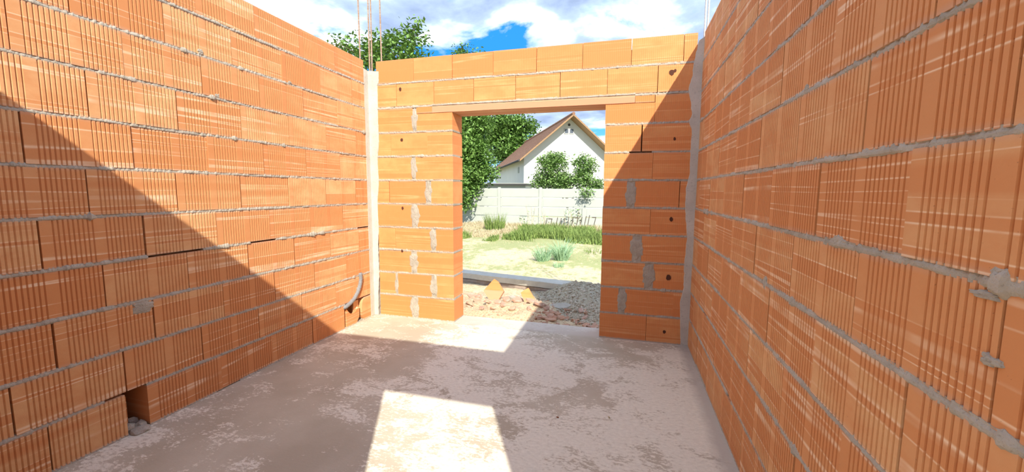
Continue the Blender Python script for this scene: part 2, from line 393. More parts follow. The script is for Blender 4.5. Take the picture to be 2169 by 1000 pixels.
for k in range(11):
    for a, b in fill(list(LJ[k]), OUT, LEND):
        if k == 0 and abs(a-1.492) < 0.02: continue              # missing piece
        if k == 0 and a > 3.3: continue                          # broken brick, built below
        wl.brick(a, b, k*CH+JT/2, False, course_h(k))
for k in range(1, 11):
    if k == 1:
        wl.bed(OUT, 1.40, CH, 21, 1.0, 0.12); wl.bed(1.60, 3.345, CH, 22, 1.0, 0.12)
    else: wl.bed(OUT, LEND, k*CH, k+1, 1.0, 0.16 if k < 6 else 0.04)
wl.bed(OUT, 1.49, 0.002, 40, 0.6, 0.0); wl.bed(1.60, LEND, 0.002, 41, 0.6, 0.0)
# hole: webs of the broken brick and mortar crumbs
mb = MB(); mb.box((-0.19, 1.525, 0.0), (-0.075, 1.537, 0.20)); wl.parts.append(mb.build('brick_web', M_BRICK))
for i, (y, d, z, r1, r2) in enumerate(((1.52, -0.05, 0.02, 0.035, 0.03), (1.57, -0.03, 0.015, 0.03, 0.025), (1.545, 0.01, 0.006, 0.05, 0.02), (1.56, -0.10, 0.02, 0.03, 0.03))):
    mb = MB(); vs = []; bm = bmesh.new(); bmesh.ops.create_icosphere(bm, subdivisions=2, radius=1)
    for v in bm.verts: v.co *= 1+0.35*noise.noise(v.co*2+Vector((i*5, 0, 0)))
    mb.add([Vector((d, y, z))+Vector((v.co.x*r1, v.co.y*r1, v.co.z*r2)) for v in bm.verts], [tuple(v.index for v in f.verts) for f in bm.faces]); bm.free()
    wl.parts.append(mb.build('mortar_crumb', M_MORTAR))
# broken corner brick with the curved cut: shell pieces around the chase
sh = MB()
def shell(poly, d0, d1):
    n = len(poly); vs = [(d0, y, z) for y, z in poly]+[(d1, y, z) for y, z in poly]
    sh.add(vs, [tuple(range(n)), tuple(range(2*n-1, n-1, -1))]+[(i, n+i, n+(i+1) % n, (i+1) % n) for i in range(n)])
arc = [(3.365+0.205*t, 0.205-0.085*math.sin(math.pi*min(1, t*1.0))**0.8 if t < 0.98 else 0.17) for t in [i/10 for i in range(11)]]
shell([(3.362, 0.007), (3.52, 0.007), (3.565, 0.06)]+arc[::-1], 0.0, -0.02)
wl.parts.append(sh.build('brick_shell', M_BRICK)); sh = MB()
arc2 = [(3.66+0.05*math.cos(a), 0.12+0.118*math.sin(a)) for a in [math.pi*(1.5-i/10*1.0) for i in range(11)]]
shell([(3.77, 0.007)]+[(y, max(0.007, z)) for y, z in arc2]+[(3.66, 0.243), (3.77, 0.243)], 0.0, -0.22)
wl.parts.append(sh.build('brick_shell', M_BRICK)); sh = MB()
shell([(3.50, 0.10), (3.58, 0.10), (3.59, 0.235), (3.51, 0.235)], -0.025, -0.04)
wl.parts.append(sh.build('brick_shell', M_BRICK)); sh = MB()
shell([(3.36, 0.0), (3.77, 0.0), (3.77, 0.243), (3.36, 0.243)], -0.17, -0.19)
wl.parts.append(sh.build('brick_web', M_BRICK))
# conduit
cp = [onX(u, v, 0.004) for u, v in ((763, 578), (764, 592), (762, 605), (757, 620), (750, 633), (741, 643), (731, 651))]
pts = []
for i in range(len(cp)-1):
    for t in range(5): pts.append(cp[i].lerp(cp[i+1], t/5))
pts.append(cp[-1]); pts.append(cp[-1]+Vector((-0.04, -0.01, -0.015)))
mb = MB(); mb.tube(pts, [0.020+0.0025*(i % 2) for i in range(len(pts))], 10)
wl.parts.append(mb.build('conduit', M_CONDUIT, smooth=True))
for u, v, rs, rz_, sd in ((303, 650, 0.062, 0.045, 1), (760, 612, 0.03, 0.05, 2), (425, 110, 0.02, 0.02, 3), (460, 203, 0.02, 0.018, 4), (613, 175, 0.022, 0.016, 5)):
    p = onX(u, v, 0); wl.smear(p.y, p.z, rs, rz_, sd, 0.004)
wl.finish()

# ---- right wall
RPH = {0: .406, 1: .243, 2: .400, 3: .173, 4: .405, 5: .238, 6: .004, 7: .210, 8: .415, 9: .185, 10: .402}
wr = Wall('wall_right', 'x', RW, -1, 'shaded ribbed terracotta block wall running past the camera')
wr.core_slab(OUT, BY, 0, TOP-0.03)  # hidden fin against light leaks
for k in range(11):
    for a, b in fill([RPH[k]+PITCH*2], OUT, BY-0.002): wr.brick(a, b, k*CH+JT/2, False, course_h(k))
for k in range(1, 11): wr.bed(OUT, BY, k*CH, 60+k, 1.1 if k != 5 else 1.35, 0.10)
wr.bed(OUT, BY, 0.002, 71, 0.5, 0.0)
for u, v, rs, rz_, sd in ((2085, 625, 0.035, 0.008, 1), (1775, 513, 0.04, 0.02, 2), (2118, 580, 0.022, 0.012, 3), (2096, 765, 0.022, 0.012, 4), (1640, 375, 0.0, 0.0, 0), (1545, 555, 0, 0, 0), (1620, 600, 0.025, 0.03, 7), (1708, 189, 0.02, 0.018, 8)):
    if rs: p = onX(u, v, RW); wr.smear(p.y, p.z, rs, rz_, sd, 0.003)
wr.finish()

# ---- back wall
wb = Wall('wall_back', 'y', BY, -1, 'sunlit terracotta block wall with a doorway opening under a thin lintel')
OX0, OX1, OH = 0.968, 2.475, 2.18
wb.core_slab(0.09, OX0-0.01, 0, TOP-0.03); wb.core_slab(OX1+0.01, 3.2, 0, TOP-0.03); wb.core_slab(OX0-0.01, OX1+0.01, OH+0.02, TOP-0.03)  # hidden fins against light leaks
XL0, XR1 = 0.075, 3.232
def bx(k, *us): return [onY(u, onYv(k, u), BY).x for u in us]
def onYv(k, u):   # image row of the middle of course k at column u on the back wall
    v = 400.0
    for _ in range(12):
        p = onY(u, v, BY); v += (p.z-(k+0.5)*CH)*F_PX/4.2
    return v
def spans(k, edges, lo, hi, mort):
    """edges: joint columns in the photo; mort: set of joints that are wide mortar (u0,u1)"""
    cuts = [(x, x) for x in bx(k, *edges)]+[tuple(bx(k, a, b)) for a, b in mort]
    cuts.sort(); s = lo
    for a, b in cuts:
        wb.brick(s, a if a == b else a+0.003, k*CH+JT/2, True, bh(k, s, a), 0.0018)
        if b > a:
            zc = k*CH+CH/2; wb.smear((a+b)/2, zc, (b-a)*0.85, 0.112, k*7+a*3, 0.006, 'mortar_joint')
            mbv = MB(); mbv.box((a-0.002, BY+0.003, k*CH+0.004), (b+0.002, BY+0.2, k*CH+CH-0.004)); wb.parts.append(mbv.build('mortar_joint', M_MORTAR))
        s = b
    wb.brick(s, hi, k*CH+JT/2, True, bh(k, s, hi), 0.0018)
def bh(k, a, b):
    if k == 8 and ((a < OX0 < b+0.02 and b > 0.8) or (a < OX1+0.02 and b > OX1+0.02)): return 0.172
    return course_h(k)
BACK = {  # course: left joints, left mortar, right joints, right mortar
    8: ([], [(874, 882)], [1387], []), 7: ([829, 905], [], [1359], []), 6: ([], [(872, 881)], [1382], []), 5: ([825], [(902, 913)], [1439], [(1327, 1344)]),
    4: ([], [(872, 884)], [1377], []), 3: ([838], [(913, 923)], [], [(1339, 1358)]), 2: ([], [(871, 883)], [], [(1365, 1383)]),
    1: ([], [(838, 843), (914, 925)], [1425], [(1309, 1324)]), 0: ([], [(873, 886)], [1368], [])}
for k, (lj, lm, rj, rm) in BACK.items():
    spans(k, lj, XL0, OX0, lm); spans(k, rj, OX1, XR1, rm)
e = [0.10]+[0.542+PITCH*0.998*i for i in range(7)]+[3.222]
for a, b in zip(e[:-1], e[1:]): wb.brick(a, b, 10*CH+JT/2, True, course_h(10), 0.0018)
e = [XL0]+[0.339+PITCH*0.999*i for i in range(7)]+[XR1]
for a, b in zip(e[:-1], e[1:]): wb.brick(a, b, 9*CH+JT/2+0.008, True, 0.229, 0.0018)
wb.bed(XL0, XR1, 10*CH, 81, 0.7, 0.05); wb.bed(XL0, 0.745, 9*CH+0.003, 82, 0.8, 0.0); wb.bed(2.728, XR1, 9*CH+0.003, 83, 0.9, 0.0)
wb.bed(0.745, 2.728, 9*CH+0.012, 84, 0.35, 0.0)
for k in range(1, 9):
    wb.bed(XL0, OX0, k*CH, 85+k, 1.0, 0.05); wb.bed(OX1, XR1, k*CH, 95+k, 1.0, 0.10)
wb.bed(XL0, OX0, 0.002, 110, 0.5, 0); wb.bed(OX1, XR1, 0.002, 111, 0.5, 0)
wb.brick(bx(8, 882)[0], 0.745, OH+0.004, True, 0.062, 0.003); wb.brick(2.728, bx(8, 1387)[0], OH+0.004, True, 0.062, 0.003)
# lintel: two clay-shelled beams side by side
for d0, d1 in ((0.006, -0.120), (-0.126, -0.25)):
    mb = MB(); a, b = wb.P(0.745, d0, OH), wb.P(2.728, d1, OH+0.068)
    x0, x1 = 0.745, 2.728; y0, y1 = sorted((a.y, b.y)); ringsl = []
    for i in range(41):
        x = x0+(x1-x0)*i/40; q = 0.002*noise.noise(Vector((x*4, d0*9, 0)))
        ringsl.append([Vector((x, y0+q, OH+0.004+q)), Vector((x, y0+0.006, OH+q)), Vector((x, y1, OH+q)), Vector((x, y1, OH+0.068)), Vector((x, y0+0.006, OH+0.068)), Vector((x, y0+q, OH+0.062))])
    mb.loft(ringsl); wb.parts.append(mb.build('lintel', M_BRICKF))
# flat dark discs painting the shade inside small pits of the block faces
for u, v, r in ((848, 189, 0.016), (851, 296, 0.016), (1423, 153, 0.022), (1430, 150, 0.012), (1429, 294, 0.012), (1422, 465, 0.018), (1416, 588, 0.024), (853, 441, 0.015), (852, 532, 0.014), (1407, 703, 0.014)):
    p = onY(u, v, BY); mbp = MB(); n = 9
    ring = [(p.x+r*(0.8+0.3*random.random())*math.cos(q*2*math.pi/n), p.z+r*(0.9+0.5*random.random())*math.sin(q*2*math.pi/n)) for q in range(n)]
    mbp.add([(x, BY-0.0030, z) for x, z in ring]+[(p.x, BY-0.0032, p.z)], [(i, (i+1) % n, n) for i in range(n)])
    wb.parts.append(mbp.build('pit_shade', M_PITDARK))
wb.finish()

# ---- wall behind the camera (its doorway holds the camera; it throws the long shadow)
wq = Wall('wall_front', 'y', RY, 1, 'terracotta block wall with the doorway the camera stands in')
QX0, QX1, QH = 2.224, 3.138, 2.18
wq.core_slab(0.0, QX0, 0, TOP-0.005); wq.core_slab(QX1, RW, 0, TOP-0.005); wq.core_slab(QX0, QX1, QH+0.01, TOP-0.005)  # hidden fins against light leaks
for k in range(11):
    for a, b in fill([0.2 if k % 2 else 0.41], 0.002, RW-0.002):
        if k <= 7 or k == 8:
            hh = course_h(k)
            for c, d in ((a, min(b, QX0)), (max(a, QX1), b)):
                if d-c > 0.03: wq.brick(c, d, k*CH+JT/2, False, hh)
            if k == 8: pass
        else: wq.brick(a, b, k*CH+JT/2, False, course_h(k))
for k in range(1, 11):
    if k <= 8: wq.bed(0, QX0, k*CH, 120+k, 0.6, 0.0); wq.bed(QX1, RW, k*CH, 130+k, 0.6, 0.0)
    else: wq.bed(0, RW, k*CH, 140+k, 0.6, 0.0)
mb = MB(); mb.box((QX0, RY-TH, QH), (QX1, RY, QH+0.066)); wq.parts.append(mb.build('lintel', M_BRICKF))
wq.finish()

# ------------------------------------------------------------------ corner columns
def edge_fn(pix):
    pts = sorted([(onY(u, v, BY).z, onY(u, v, BY).x) for u, v in pix])
    def f(z):
        if z <= pts[0][0]: return pts[0][1]
        for (z0, x0), (z1, x1) in zip(pts[:-1], pts[1:]):
            if z <= z1: return x0+(x1-x0)*(z-z0)/(z1-z0)
        return pts[-1][1]
    return f
def column(name, label, fn, left, ztop, amp):
    root = empty(name, ((-0.1 if left else RW+0.1), BY+0.1, 0)); mb = MB(); rings = []; nzr = 110
    for i in range(nzr+1):
        z = 0.002+ztop*i/nzr; w = Vector((0.0, 0, z))
        j = amp*(noise.noise(Vector((0, left*5, z*22)))+0.6*noise.noise(Vector((3, left*5, z*60))))
        x = fn(z)+(j if left else -j); pr = BY-0.006-0.003*noise.noise(Vector((1, left, z*9))); t = z+0.0
        zt = (lambda q: z if i < nzr else z-q)
        if left:
            rings.append([Vector((-TH, LEND, zt(0))), Vector((0.003, LEND, zt(0.0))), Vector((0.004, pr, zt(0.01))), Vector((x, pr, zt(0.03))), Vector((x+0.004, BY+0.002, zt(0.03))), Vector((x-0.01, BY+0.01, zt(0.03))), Vector((x-0.01, BY+TH, zt(0.0))), Vector((-TH, BY+TH, zt(0)))])
        else:
            rings.append([Vector((x, pr, zt(0.03))), Vector((RW+0.002, pr, zt(0.01))), Vector((RW+0.004, BY, zt(0))), Vector((RW+TH, BY, zt(0))), Vector((RW+TH, BY+TH, zt(0))), Vector((x+0.01, BY+TH, zt(0))), Vector((x+0.01, BY+0.01, zt(0.03))), Vector((x-0.004, BY+0.002, zt(0.03)))])
    mb.loft([[v-root.location for v in r] for r in rings]); mb.build('concrete_core', M_CONC, root)
    tag(root, label, 'column'); return root
lf = edge_fn([(801, 130), (802, 175), (799, 182), (800, 250), (802, 300), (799, 340), (802, 390), (799, 430), (802, 480), (800, 520), (803, 580), (801, 620), (802, 667)])
rf_ = edge_fn([(1482, 85), (1470, 135), (1468, 160), (1459, 190), (1464, 215), (1467, 245), (1459, 258), (1466, 275), (1463, 320), (1461, 370), (1454, 400), (1452, 450), (1456, 500), (1450, 560), (1449, 610), (1441, 640), (1442, 725)])
cl = column('concrete_column', 'pale sunlit concrete corner column with four rusty bars rising from it', lf, True, 2.655, 0.004)
cr = column('concrete_column', 'grey shaded concrete corner column smeared over the block ends', rf_, False, 2.70, 0.005)
def rebar(root, u, y, z0, z1, mat, lean=0.0):
    p = onY(u, 60, y); pts = []; n = 90
    for i in range(n+1): pts.append(Vector((p.x+lean*i/n, y, z0+(z1-z0)*i/n))-root.location)
    mb = MB(); mb.tube(pts, [0.0072+0.0010*(i % 2) for i in range(n+1)], 7); mb.build('rebar', mat, root)
for u, y in ((761, 3.88), (780.5, 3.92), (785.5, 3.865), (806.5, 4.03)): rebar(cl, u, y, 2.55, 3.75, M_RUST, random.uniform(-0.008, 0.008))
for u, y, z0 in ((1493, 3.90, 2.6), (1499, 4.02, 2.6)): rebar(cr, u, y, z0, 3.9, M_STEEL, 0.0)

# ------------------------------------------------------------------ foundation beam and rubble behind the doorway
A = onZ(975, 616, -0.06); B = onZ(1180, 645, -0.06)
dirb = Vector((B.x-A.x, B.y-A.y, 0)).normalized(); dirb = Vector((1, -0.20, 0)).normalized(); nb = Vector((dirb.y, -dirb.x, 0))
A = Vector((-0.2, 6.80, 0))
zt_l = onP(1000, 580, A, nb).z
root = empty('foundation_beam', (A.x, A.y, GZ))
tag(root, 'low grey concrete foundation beam running behind the rubble', 'beam')
mb = MB(); rings = []
for i in range(161):
    s = -4+9*i/160; p = A+dirb*s-root.location; n1 = 0.010*noise.noise(Vector((s*2.2, 0, 0)))+0.006*noise.noise(Vector((s*9, 0, 1)))
    def q(d, z): return Vector((p.x, p.y, 0))-nb*d+Vector((0, 0, z-GZ))
    zb = zt_l-0.10+0.004*noise.noise(Vector((s*3, 5, 0)))
    rings.append([q(0.0+n1, zb), q(-0.002+n1, zt_l-0.006), q(0.008, zt_l+n1*0.2), q(0.27, zt_l+n1*0.3), q(0.28, zb)])
mb.loft(rings); mb.build('concrete_cap', M_CONC, root)
mb = MB(); rings = []
for i in range(161):
    s = -4+9*i/160; p = A+dirb*s-root.location; n1 = 0.022*noise.noise(Vector((s*3.2, 2, 0)))+0.012*noise.noise(Vector((s*11, 0, 6)))
    zb = zt_l-0.112
    rings.append([q_ for q_ in (Vector((p.x, p.y, 0))-nb*(0.02+n1)+Vector((0, 0, -0.05)), Vector((p.x, p.y, 0))-nb*(0.012+n1*1.4)+Vector((0, 0, (zb-GZ)*0.55)), Vector((p.x, p.y, 0))-nb*(0.02+n1)+Vector((0, 0, zb-GZ)), Vector((p.x, p.y, 0))-nb*0.26+Vector((0, 0, zb-GZ)), Vector((p.x, p.y, 0))-nb*0.26+Vector((0, 0, -0.05)))])
mb.loft(rings)
M_EARTHC = material('earthy_concrete', conc_build((0.30, 0.22, 0.17), (0.42, 0.34, 0.28), 9), 0.95, (0.8, 0.02))
mb.build('footing', M_EARTHC, root)

def hfield(name, x0, x1, y0, yend, n, m_, fn, mat):
    vs, fs = [], []
    for j in range(m_+1):
        for i in range(n+1):
            x = x0+(x1-x0)*i/n; y1 = yend(x); y = y0+(y1-y0)*j/m_; vs.append((x, y, fn(x, y)))
    for j in range(m_):
        for i in range(n): fs.append((j*(n+1)+i, j*(n+1)+i+1, (j+1)*(n+1)+i+1, (j+1)*(n+1)+i))
    return link(name, mesh(name, vs, fs, True), mat)
def ss(a, b, x):
    t = max(0.0, min(1.0, (x-a)/(b-a))); return t*t*(3-2*t)
nzz = noise.noise
def fb(x, y, s): return nzz(Vector((x*s, y*s, 0.3)))+0.5*nzz(Vector((x*s*2.1, y*s*2.1, 1.3)))+0.25*nzz(Vector((x*s*4.3, y*s*4.3, 2.3)))
def beam_y(x): return A.y+dirb.y/dirb.x*(x-A.x)
def heap_h(x, y):
    e = ss(4.095, 4.30, y)
    r = ss(2.25, 1.55, x)
    return -0.02-0.30*ss(4.4, 6.3, y)-0.06*(1-r)+e*r*(0.03+0.03*fb(x, y, 3))+0.020*fb(x, y, 7)*e-0.16*ss(1.6, 2.4, x)*ss(4.3, 5.0, y)
def gravel_h(x, y):
    e = ss(4.3, 6.1, y)
    crest = ss(1.50, 2.10, x+0.35*(y-6.0))
    return -0.32+crest*e*(zt_l+0.32+0.03)+ss(1.35, 1.75, x+0.2*(y-5))*(0.21-0.17*e)+0.018*fb(x, y, 8)+(0.02*fb(x, y, 18))
hp = hfield('sand_heap', -1.2, 2.4, 4.10, lambda x: beam_y(x)-0.01, 144, 100, heap_h, M_HEAP); tag(hp, 'heap of pale sand and brick crumbs lying outside the doorway in the sun', 'rubble')
gp = hfield('gravel_heap', 1.1, 3.8, 4.10, lambda x: beam_y(x)-0.01, 130, 110, gravel_h, M_GRAVEL); tag(gp, 'mound of dark grey gravel piled against the foundation beam', 'gravel')
def rock(mb, c, r, seed, sq=(1, 1, 0.7)):
    bm = bmesh.new(); bmesh.ops.create_icosphere(bm, subdivisions=1, radius=1)
    for v in bm.verts: v.co *= 1+0.45*noise.noise(v.co*1.7+Vector((seed*3.3, seed, 0)))
    R_ = Matrix.Rotation(seed*2.1, 3, 'Z') @ Matrix.Rotation(seed*1.3, 3, 'X')
    mb.add([c+R_ @ Vector((v.co.x*r*sq[0], v.co.y*r*sq[1], v.co.z*r*sq[2])) for v in bm.verts], [tuple(v.index for v in f.verts) for f in bm.faces]); bm.free()
mb = MB()
for i in range(2600):
    x = random.uniform(1.3, 3.0); y = random.uniform(4.25, beam_y(x)-0.05)
    if gravel_h(x, y) < heap_h(x, y)-0.01 if x < 2.4 else False: continue
    r = random.uniform(0.008, 0.022)*(1.6 if random.random() < 0.08 else 1); rock(mb, Vector((x, y, gravel_h(x, y)+r*0.2)), r, i)
o = mb.build('gravel_stones', M_STONE); tag(o, 'loose grey stones scattered over the gravel mound', 'gravel', kind='stuff')
mb = MB()
for i in range(700):
    x = random.uniform(-0.2, 1.95); y = random.uniform(4.12, 6.2)
    r = random.uniform(0.006, 0.02); rock(mb, Vector((x, y, heap_h(x, y)+r*0.1)), r, i+3000)
o = mb.build('rubble_crumbs', M_FRAG); tag(o, 'small terracotta crumbs strewn over the sand heap', 'rubble', kind='stuff')
def fragment(name, c, size, rot, label, cat='brick', group=None, mat=None, ribs=True, seed=0):
    """a broken flat shard of hollow block: irregular outline, thickness, a stub of web"""
    rs = random.Random(seed); n = 7; mb = MB()
    out = []
    for k in range(n):
        a = 2*math.pi*k/n+rs.uniform(-0.3, 0.3); out.append((size[0]/2*math.cos(a)*rs.uniform(0.8, 1.15), size[1]/2*math.sin(a)*rs.uniform(0.8, 1.15)))
    t = size[2]; vs = [(x, y, -t/2) for x, y in out]+[(x*0.95, y*0.95, t/2) for x, y in out]
    mb.add(vs, [tuple(range(n-1, -1, -1)), tuple(range(n, 2*n))]+[(i, (i+1) % n, n+(i+1) % n, n+i) for i in range(n)])
    if ribs: mb.box((-size[0]*0.3, -t*0.5, -t*0.5-size[2]*1.2), (size[0]*0.25, t*0.5, -t*0.4))
    o = mb.build(name, mat or M_FRAG); o.location = c; o.rotation_euler = rot; tag(o, label, cat, group); return o
# the two large upright shards and a few distinct pieces
def at(u, v, z): return onZ(u, v, z)
def shard(name, poly, y, tilt, label):
    """flat piece standing in the sand: outline in metres on a tilted plane"""
    mb = MB(); n = len(poly); t = 0.05; c = sum((Vector((x, 0, z)) for x, z in poly), Vector())/n
    vs = [(x-c.x, 0, z-c.z) for x, z in poly]+[(x-c.x, t, z-c.z) for x, z in poly]
    mb.add(vs, [tuple(range(n)), tuple(range(2*n-1, n-1, -1))]+[(i, n+i, n+(i+1) % n, (i+1) % n) for i in range(n)])
    o = mb.build(name, M_BRICKF); o.location = (c.x, y, c.z); o.rotation_euler = (tilt, 0, 0); tag(o, label, 'brick'); return o
def pp(pix, y): return [(onY(u, v, y).x, onY(u, v, y).z) for u, v in pix]
shard('brick_fragment', pp([(1024, 616), (1044, 591), (1052, 596), (1067, 617), (1055, 640), (1038, 634)], 5.25), 5.25, -0.35, 'large smooth terracotta block piece standing on its corner in the sand heap')
shard('brick_fragment', pp([(1102, 620), (1117, 610), (1134, 636), (1131, 648), (1114, 646)], 5.10), 5.10, -0.35, 'pale terracotta block piece leaning up beside the foundation beam')
k = 0
for u, v, s, z in ((1010, 645, 0.15, 0.0), (1033, 655, 0.16, 0.02), (1140, 655, 0.17, 0.0), (1012, 632, 0.10, 0.0), (1085, 668, 0.09, 0.0), (1020, 668, 0.09, 0.0), (1120, 662, 0.10, 0.0), (1000, 622, 0.16, 0), (1018, 620, 0.13, 0), (1072, 640, 0.15, 0), (1095, 645, 0.14, 0), (1055, 648, 0.12, 0), (995, 655, 0.14, 0), (1128, 646, 0.20, 0), (1100, 632, 0.14, 0), (1065, 662, 0.10, 0), (1045, 668, 0.08, 0)):
    p = onZ(u, v, -0.05); k += 1
    fragment('brick_fragment', (p.x, p.y, heap_h(p.x, p.y)+0.03), (s, s*0.62, 0.022), (random.uniform(-0.6, 0.9), random.uniform(-0.4, 0.4), random.uniform(0, 3)), 'broken terracotta shard lying on the sunlit sand heap', 'brick', 'shards on the sunlit sand', seed=k)
p = onZ(1085, 633, -0.03)
fragment('mortar_lump', (p.x, p.y, heap_h(p.x, p.y)+0.03), (0.10, 0.08, 0.06), (0.2, 0.1, 0.4), 'grey mortar lump lying between the two large block pieces', 'rubble', mat=M_MORTAR, ribs=False, seed=55)
for i in range(46):
    t = random.random(); u = 1137+t*128; v = random.uniform(652+t*22, 690+t*4) if i < 34 else random.uniform(640, 665)
    p = onZ(u, v, -0.04)
    if p.y < 4.13: p.y = 4.13+random.random()*0.05
    h_ = max(heap_h(p.x, p.y) if p.x < 2.4 else -9, gravel_h(p.x, p.y)) ; s = random.uniform(0.06, 0.15)
    fragment('brick_fragment', (p.x, p.y, h_+0.02), (s, s*random.uniform(0.35, 0.6), 0.016), (random.uniform(-0.7, 0.7), random.uniform(-0.5, 0.5), random.uniform(0, 3.1)), 'brown terracotta shard in the shaded strip of rubble along the slab edge', 'brick', 'shards in the shaded rubble', seed=100+i)
p = onZ(1190, 641, -0.10)
fragment('cement_slab', (p.x, p.y, max(heap_h(p.x, p.y), gravel_h(p.x, p.y))+0.03), (0.34, 0.22, 0.04), (0.12, -0.05, 0.1), 'flat grey lump of set cement between shards and gravel', 'rubble', mat=M_MORTAR, ribs=False, seed=77)
# crumbs on the slab
for i, (u, v, mt, lb) in enumerate(((1181, 885, M_FIN_CRUMB, 'tiny dark crumb on the bare slab'), (1290, 885, M_STRAW, 'tiny yellowish dry leaf crumb on the bare slab'))):
    p = onZ(u, v, 0); mb = MB(); rock(mb, Vector((0, 0, 0.004)), 0.007, i+9, (1.4, 1, 0.6)); o = mb.build('floor_crumb', mt); o.location = p; tag(o, lb, 'debris')

# ------------------------------------------------------------------ yard: fence, stakes, plants
FY = onZ(1110, 477.5, GZ).y
def fx(u): return onY(u, 440, FY).x
posts = [fx(1058), fx(1142.5), fx(1237)]; sp_ = (posts[2]-posts[0])/2
ft = onY(1110, 399, FY).z
fr = empty('concrete_fence', (posts[0], FY, GZ)); tag(fr, 'white precast concrete panel fence across the back of the yard', 'fence')
pm = MB(); pm.box((-0.075, -0.07, -0.1), (0.075, 0.07, ft-GZ+0.02)); pm.box((-0.055, -0.05, ft-GZ+0.02), (0.055, 0.05, ft-GZ+0.05)); pme = pm.me('post')
rows = 4; rh = (ft-GZ)/rows
pl = MB(); w2 = sp_-0.15
for a, b, d in ((0.0, 1.0, 0.025), (0.05, 0.95, 0.036)):
    pl.box((0.0+(0 if a == 0 else 0.06), -d, rh*a+0.014), (w2-(0 if a == 0 else 0.06), d, rh*b-0.014))
plme = pl.me('panel')
i0, i1 = -8, 8
for i in range(i0, i1+1):
    link('post', pme, M_FENCE, fr, (i*sp_, 0, 0))
    if i < i1:
        for r_ in range(rows): link('panel', plme, M_FENCE, fr, (i*sp_+0.075, 0, r_*rh))
def blade_mesh(n, rad, h, lean, wdt, seed, flat=None, wy=None):
    rs = random.Random(seed); mb = MB()
    for i in range(n):
        if flat: x = rs.uniform(-flat[0], flat[0]); y = rs.uniform(-flat[1], flat[1])
        else:
            a = rs.uniform(0, 6.283); q = rad*math.sqrt(rs.random()); x, y = q*math.cos(a), q*math.sin(a)
        hh = h*rs.uniform(0.5, 1.1); a = rs.uniform(0, 6.283) if flat else math.atan2(y, x)+rs.uniform(-0.8, 0.8)
        l = lean*rs.uniform(0.2, 1.2); dx, dy = math.cos(a)*l, math.sin(a)*l; b = rs.uniform(0, 3.14); wx, wy_ = math.cos(b)*wdt, math.sin(b)*wdt
        zb = -0.03
        mb.add([(x-wx, y-wy_, zb), (x+wx, y+wy_, zb), (x+dx*0.4*hh+wx*0.7, y+dy*0.4*hh+wy_*0.7, hh*0.6), (x+dx*0.4*hh-wx*0.7, y+dy*0.4*hh-wy_*0.7, hh*0.6), (x+dx*hh, y+dy*hh, hh)], [(0, 1, 2, 3), (3, 2, 4)])
    return mb.me('blades')
def tuft(u, v, n, rad, h, lean, wdt, mat, seed, name, label, cat='grass'):
    p = onZ(u, v, GZ); o = link(name, blade_mesh(n, rad, h, lean, wdt, seed), mat, None, (p.x, p.y, gh(p.x, p.y))); tag(o, label, cat); return o
tuft(1049, 487, 260, 0.42, 0.75, 0.35, 0.012, M_GRASS, 1, 'grass_clump', 'tall dark clump of uncut grass against the white fence')
tuft(1150, 553, 170, 0.14, 0.38, 1.0, 0.008, M_GRASSB, 2, 'grass_tuft', 'bluish green grass tuft on the sand, the lower of a pair')
tuft(1190, 553, 230, 0.15, 0.50, 1.0, 0.008, M_GRASSB, 3, 'grass_tuft', 'bluish green grass tuft on the sand, the taller of a pair')
tuft(1182, 566, 60, 0.12, 0.14, 0.8, 0.007, M_GRASSB, 4, 'grass_tuft', 'small bluish sprout just below the taller tuft')
tuft(1264, 537, 90, 0.35, 0.14, 0.9, 0.008, M_GRASS, 5, 'grass_tuft', 'low flat green tuft near the right jamb of the doorway')
for i, (u, v, s) in enumerate(((1110, 477, 0.5), (1124, 480, 1.1), (1152, 480, 0.8), (1205, 480, 0.9), (1222, 478, 1.0))):
    p = onZ(u, v+3, GZ); mb = MB()
    rs = random.Random(i+40)
    for q in range(3+i % 3):
        x0 = rs.uniform(-0.15, 0.15); hh = s*rs.uniform(0.7, 1.1); x1 = x0+rs.uniform(-0.2, 0.2)
        mb.tube([(x0, 0, -0.05), (x0*0.6+x1*0.4, rs.uniform(-0.05, 0.05), hh*0.6), (x1, rs.uniform(-0.1, 0.1), hh)], [0.012, 0.009, 0.004], 5)
    root = empty('weed_plant', (p.x, p.y, gh(p.x, p.y))); mb.build('stem', M_STRAW, root)
    lm_ = MB()
    for q in range(int(60*s) if i in (3, 4, 0) else 14):
        z = rs.uniform(0.15, s); x = rs.uniform(-0.22, 0.22); y = rs.uniform(-0.15, 0.15); r = 0.05; a = rs.uniform(0, 6.28)
        d1 = Vector((math.cos(a), math.sin(a), rs.uniform(-0.4, 0.4)))*r; d2 = Vector((-math.sin(a), math.cos(a), rs.uniform(-0.6, 0.6)))*r*0.6; c = Vector((x, y, z))
        lm_.add([c-d1, c+d2, c+d1, c-d2], [(0, 1, 2, 3)])
    lm_.build('leaves', M_LEAF2, root)
    tag(root, ['low leafy weed casting a shadow on the white fence', 'tall thin dry stalk in front of the fence', 'short dry stalk beside a fence post', 'leafy green weed growing among the garden stakes', 'tall wispy weed behind the garden stakes'][i], 'plant')
